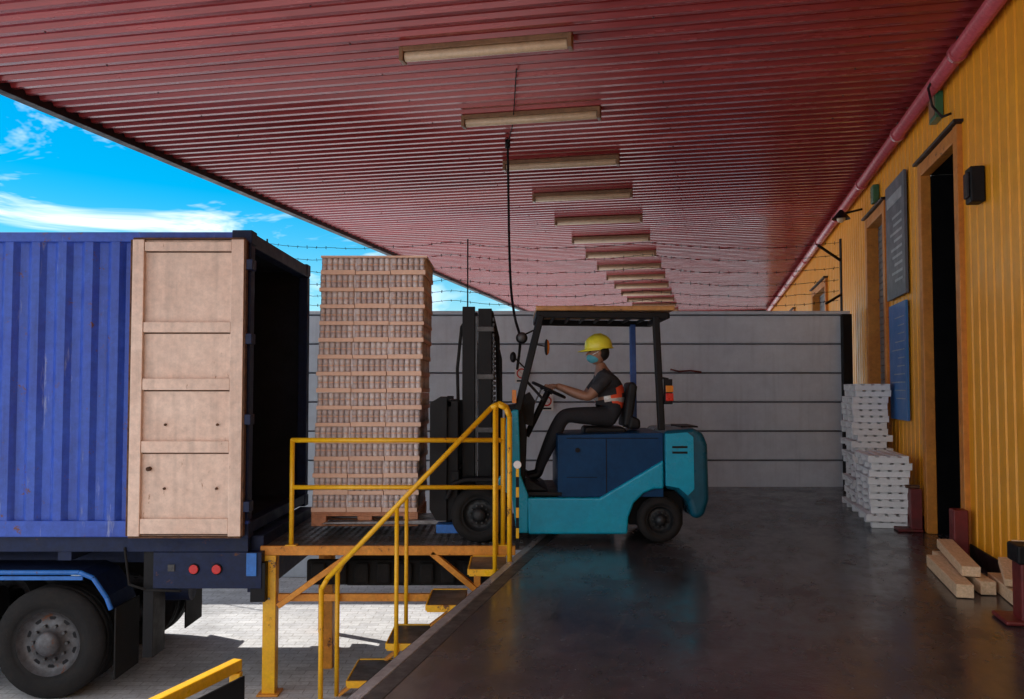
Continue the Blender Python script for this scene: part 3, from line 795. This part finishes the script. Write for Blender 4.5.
# ------------------------------------------------------------ things along the warehouse wall
def stack(name,x0,x1,y0,y1,H,seed):
    r=random.Random(seed); b=B(); z=.002
    while z<H:
        ox=r.uniform(-.035,.035); oy=r.uniform(-.04,.04); w=x1-x0
        for yy in (y0,(y0+y1)/2-.04,y1-.09): b.box(x0+ox,x1+ox,yy+oy,yy+oy+.09,z,z+.055,'white')
        n=4
        for i in range(n):
            xa=x0+ox+i*(w-.07)/(n-1); b.box(xa,xa+.07,y0+oy-.01,y1+oy+.01,z+.0555,z+.072,'white')
        z+=.0735
    b.done(name,dock=True,bevel=.003)
stack('white_pallet_stack',1.62,2.0,11.0,11.9,1.40,1)
stack('white_pallet_stack.001',1.56,1.95,9.75,10.6,.72,2)
b=B(); b.box(1.93,2.04,9.62,9.80,.002,.42,'maroon'); b.box(1.80,2.03,9.55,9.9,.003,.03,'maroon'); b.box(1.90,2.035,9.68,9.76,.42,.45,'rustedge'); b.done('steel_bracket_stand',dock=True,bevel=.008)
b=B(); b.box(1.93,2.045,8.0,8.15,.002,.42,'maroon'); b.box(1.88,2.05,7.92,8.23,.003,.05,'maroon'); b.done('door_guard_post',dock=True,bevel=.01)
b=B(); b.box(1.80,1.98,5.95,6.12,.002,.36,'maroon'); b.box(1.78,2.0,5.93,6.14,.361,.47,'black'); b.box(1.7,2.0,5.9,6.2,.003,.03,'maroon'); b.done('door_guard_post.001',dock=True,bevel=.012)
b=B()
def plank(p0,p1,w,h): b.beam(p0,p1,w,h,'wood')
plank((1.66,6.62,.05),(1.72,7.75,.05),.11,.09)
plank((1.84,6.75,.05),(1.80,7.95,.05),.10,.09)
plank((1.76,6.85,.14),(1.86,8.0,.15),.12,.07)
plank((1.95,6.45,.05),(1.98,7.1,.05),.10,.09)
plank((1.93,6.55,.13),(2.02,7.0,.20),.09,.05)
plank((1.99,6.6,.05),(2.03,6.75,.38),.08,.03)
b.done('timber_offcuts',dock=True,bevel=.005)

# ------------------------------------------------------------ world, sun, camera
el=math.radians(50); az=math.radians(-60)
W=bpy.data.worlds.new('World'); S.world=W; W.use_nodes=True; nt=W.node_tree
bg=nt.nodes['Background']; sky=nn(nt,'ShaderNodeTexSky',sky_type='NISHITA'); sky.sun_disc=False
sky.sun_elevation=el; sky.sun_rotation=az%(2*math.pi); sky.altitude=200; sky.air_density=1.0; sky.dust_density=.3; sky.ozone_density=3
hs=nn(nt,'ShaderNodeHueSaturation'); hs.inputs['Hue'].default_value=.482; hs.inputs['Saturation'].default_value=1.7; hs.inputs['Value'].default_value=.9
nt.links.new(sky.outputs[0],hs.inputs['Color'])
tc=nn(nt,'ShaderNodeTexCoord')
n1=noise(nt,tc.outputs['Generated'],4.6,5,.66,(1,1,3.2),.9)
sep=nn(nt,'ShaderNodeSeparateXYZ'); nt.links.new(tc.outputs['Generated'],sep.inputs[0])
# extra cloud added behind the viewer, out of view, as fill light
mr=nn(nt,'ShaderNodeMapRange'); mr.inputs['From Min'].default_value=.35; mr.inputs['From Max'].default_value=-.35; mr.inputs['To Min'].default_value=0.01; mr.inputs['To Max'].default_value=.30
nt.links.new(sep.outputs['Y'],mr.inputs['Value'])
ad=nn(nt,'ShaderNodeMath',operation='ADD'); nt.links.new(n1,ad.inputs[0]); nt.links.new(mr.outputs[0],ad.inputs[1])
f=ramp(nt,ad.outputs[0],.48,.74)
col=mixc(nt,f,hs.outputs[0],(10,10.3,10.8))
nt.links.new(col,bg.inputs['Color']); bg.inputs['Strength'].default_value=.15
sl=bpy.data.lights.new('sun','SUN'); sl.energy=5; sl.angle=math.radians(.5); sl.color=(1,.95,.87)
so=bpy.data.objects.new('sun',sl); S.collection.objects.link(so)
d=Vector((math.sin(az)*math.cos(el),math.cos(az)*math.cos(el),math.sin(el))); so.rotation_euler=d.to_track_quat('Z','Y').to_euler()
so.location=d*60
cam=bpy.data.cameras.new('camera'); cam.lens=31.64; cam.sensor_width=36; cam.sensor_fit='HORIZONTAL'; cam.clip_end=2000; cam.clip_start=.05
co_=bpy.data.objects.new('camera',cam); S.collection.objects.link(co_); co_.location=(0,0,1.4); co_.rotation_euler=(math.radians(92.577),0,0)
S.camera=co_
